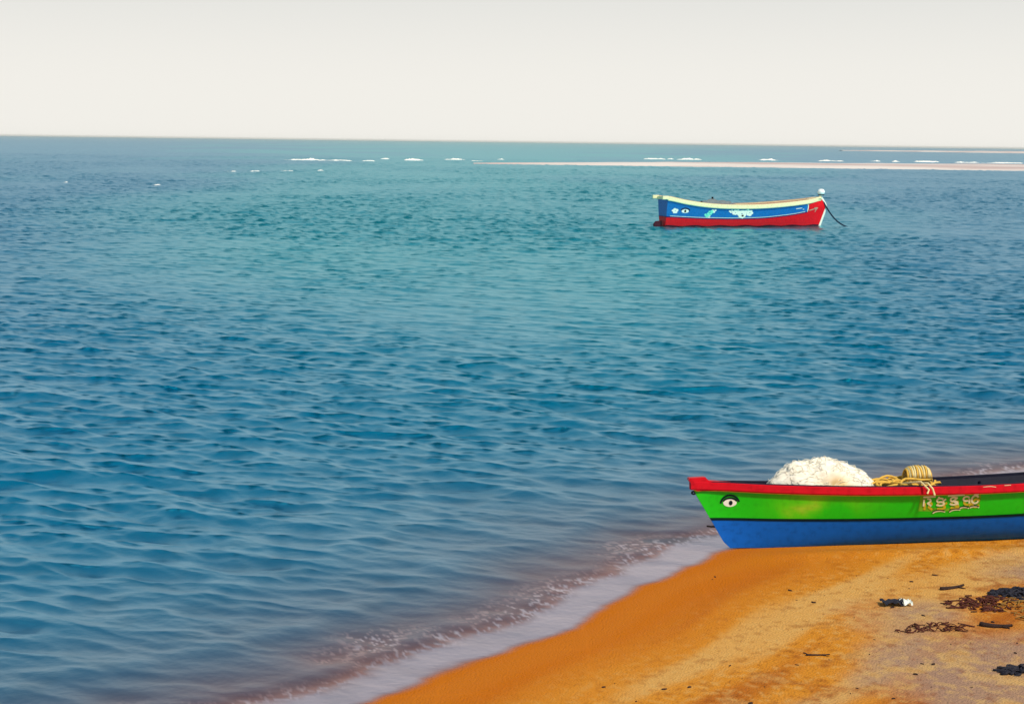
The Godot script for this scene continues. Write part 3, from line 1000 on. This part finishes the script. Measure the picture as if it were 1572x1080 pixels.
func build_litter() -> void:
	stick(4.32, -16.1, 0.3, 0.016, -0.5, 0.03, "short dark stick lying on pale sand near the boat")
	stick(4.33, -14.62, 0.27, 0.02, 0.25, 0.05, "curved dark stick bowed like a smile on grey sand")
	stick(2.62, -13.9, 0.2, 0.008, 0.05, 0.01, "thin straight stick lying on the orange sand")
	weed(4.86, -15.75, 0.26, 0.24, 90, M.plastic, 3, "dark matted seaweed heap on the grey sand", 0.018)
	weed(4.42, -15.42, 0.34, 0.3, 70, M.weed, 4, "reddish dried seaweed scattered beside the dark heap")
	weed(4.78, -15.2, 0.34, 0.42, 60, M.weed_pale, 5, "yellowish dry weed spread below the dark heap", 0.008)
	weed(3.76, -14.6, 0.34, 0.16, 40, M.weed, 6, "brown weed strewn in a low streak on grey sand", 0.008)
	weed(4.16, -13.25, 0.2, 0.12, 60, M.plastic, 7, "small dark tangle of weed on bare grey sand", 0.016)
	# torn scrap of plastic
	var t := thing("plastic_scrap", on_sand(3.6, -15.5), "crumpled black and white plastic scrap on the sand", "litter")
	for k in 2:
		var pos := PackedVector3Array()
		for r in 6:
			for c in 8:
				var x := (c / 7.0 - 0.5) * (0.2 if k == 0 else 0.1) + k * 0.13
				var z := (r / 5.0 - 0.5) * 0.18
				pos.append(Vector3(x, 0.035 + 0.05 * sand_noise.get_noise_2d(c * 60.0 + k * 300.0, r * 70.0), z))
		put(grid_mesh(pos, 8, 6), "sheet", M.plastic if k == 0 else M.white, t)
	# chips of wood and shell
	var rng := RandomNumberGenerator.new()
	rng.seed = 44
	var chips := []
	for k in 4:
		var outline := PackedVector2Array()
		for j in 7:
			var a := TAU * j / 7.0
			outline.append(Vector2(cos(a) * rng.randf_range(0.7, 1.3), sin(a) * rng.randf_range(0.3, 0.6)))
		chips.append(extrude(outline, -0.25, 0.25, 0.08))
		chips[k].surface_set_material(0, M.drift)
	var spots := [[2.75, -16.16], [2.99, -16.12], [3.42, -13.55], [2.69, -13.75], [3.79, -15.05], [2.06, -16.75], [2.1, -16.85]]
	for k in 170:
		var v := rng.randf_range(9.0, 16.0)
		var d := 1.4 + 4.6 * pow(rng.randf(), 0.8)
		var q := SHORE_N * (d - 8.62) + SHORE_T * v
		spots.append([q.x, q.y])
	for s in spots:
		var o := MeshInstance3D.new()
		o.name = numbered("wood_chip")
		o.mesh = chips[rng.randi() % 4]
		add_child(o)
		var sz := 0.008 + 0.02 * pow(rng.randf(), 2.0)
		o.position = on_sand(s[0], s[1], sz * 0.2)
		o.basis = Basis(Vector3.UP, rng.randf() * TAU) * Basis(Vector3.RIGHT, -PI / 2 + rng.randf_range(-0.25, 0.25)) * Basis.from_scale(Vector3(sz * rng.randf_range(0.8, 1.5), sz, sz))
		tag(o, "tiny dark chip of driftwood scattered on the sand", "wood chip", "chips of wood strewn over the beach")

# ---------------------------------------------------------------- scene
func _ready() -> void:
	var cam := Camera3D.new()
	cam.name = "camera"
	add_child(cam)
	cam.position = Vector3(0, 4.4, 0)
	cam.rotation_order = EULER_ORDER_YXZ
	cam.rotation_degrees = Vector3(-7.0816, 0.0, 0.73)
	cam.fov = 23.466
	cam.near = 0.1
	cam.far = 20000.0
	cam.current = true

	var env := Environment.new()
	env.background_mode = Environment.BG_SKY
	var sky := Sky.new()
	# hazy air: white near the horizon, clear blue above, thinning with the length of the path through the haze
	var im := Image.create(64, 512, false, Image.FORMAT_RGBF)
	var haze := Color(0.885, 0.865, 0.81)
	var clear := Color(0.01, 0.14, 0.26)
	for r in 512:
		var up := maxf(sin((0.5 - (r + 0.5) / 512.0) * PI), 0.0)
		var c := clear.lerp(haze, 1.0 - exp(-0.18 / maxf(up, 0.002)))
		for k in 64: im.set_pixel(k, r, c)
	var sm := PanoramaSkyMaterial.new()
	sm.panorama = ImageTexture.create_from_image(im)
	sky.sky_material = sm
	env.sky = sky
	env.tonemap_mode = Environment.TONE_MAPPER_LINEAR
	env.tonemap_exposure = 1.0
	env.sdfgi_enabled = true
	env.ssao_enabled = true
	env.ssil_enabled = true
	env.fog_enabled = true
	env.fog_density = 0.00013
	env.fog_light_color = Color8(226, 232, 230)
	var we := WorldEnvironment.new()
	we.name = "environment"
	we.environment = env
	add_child(we)

	var sun := DirectionalLight3D.new()
	sun.name = "sun"
	add_child(sun)
	sun.rotation_degrees = Vector3(-47.0, 34.0, 0.0)
	sun.light_color = Color(1.0, 0.95, 0.86)
	sun.light_energy = 1.35
	sun.light_angular_distance = 5.0
	sun.shadow_enabled = true

	shore_noise.seed = 3
	shore_noise.frequency = 0.02
	shore_noise.fractal_octaves = 3
	sand_noise.seed = 7
	sand_noise.frequency = 0.01
	sand_noise.fractal_octaves = 4
	patch_noise.seed = 11
	patch_noise.frequency = 0.02
	patch_noise.fractal_octaves = 3

	var t0 := Time.get_ticks_msec()
	make_materials()
	make_waves()
	print("waves ", Time.get_ticks_msec() - t0)
	build_sea()
	print("sea ", Time.get_ticks_msec() - t0)
	build_beach()
	print("beach ", Time.get_ticks_msec() - t0)
	build_banks()
	build_surf()
	build_green_boat()
	build_moored_boat()
	build_litter()
	print("all ", Time.get_ticks_msec() - t0)
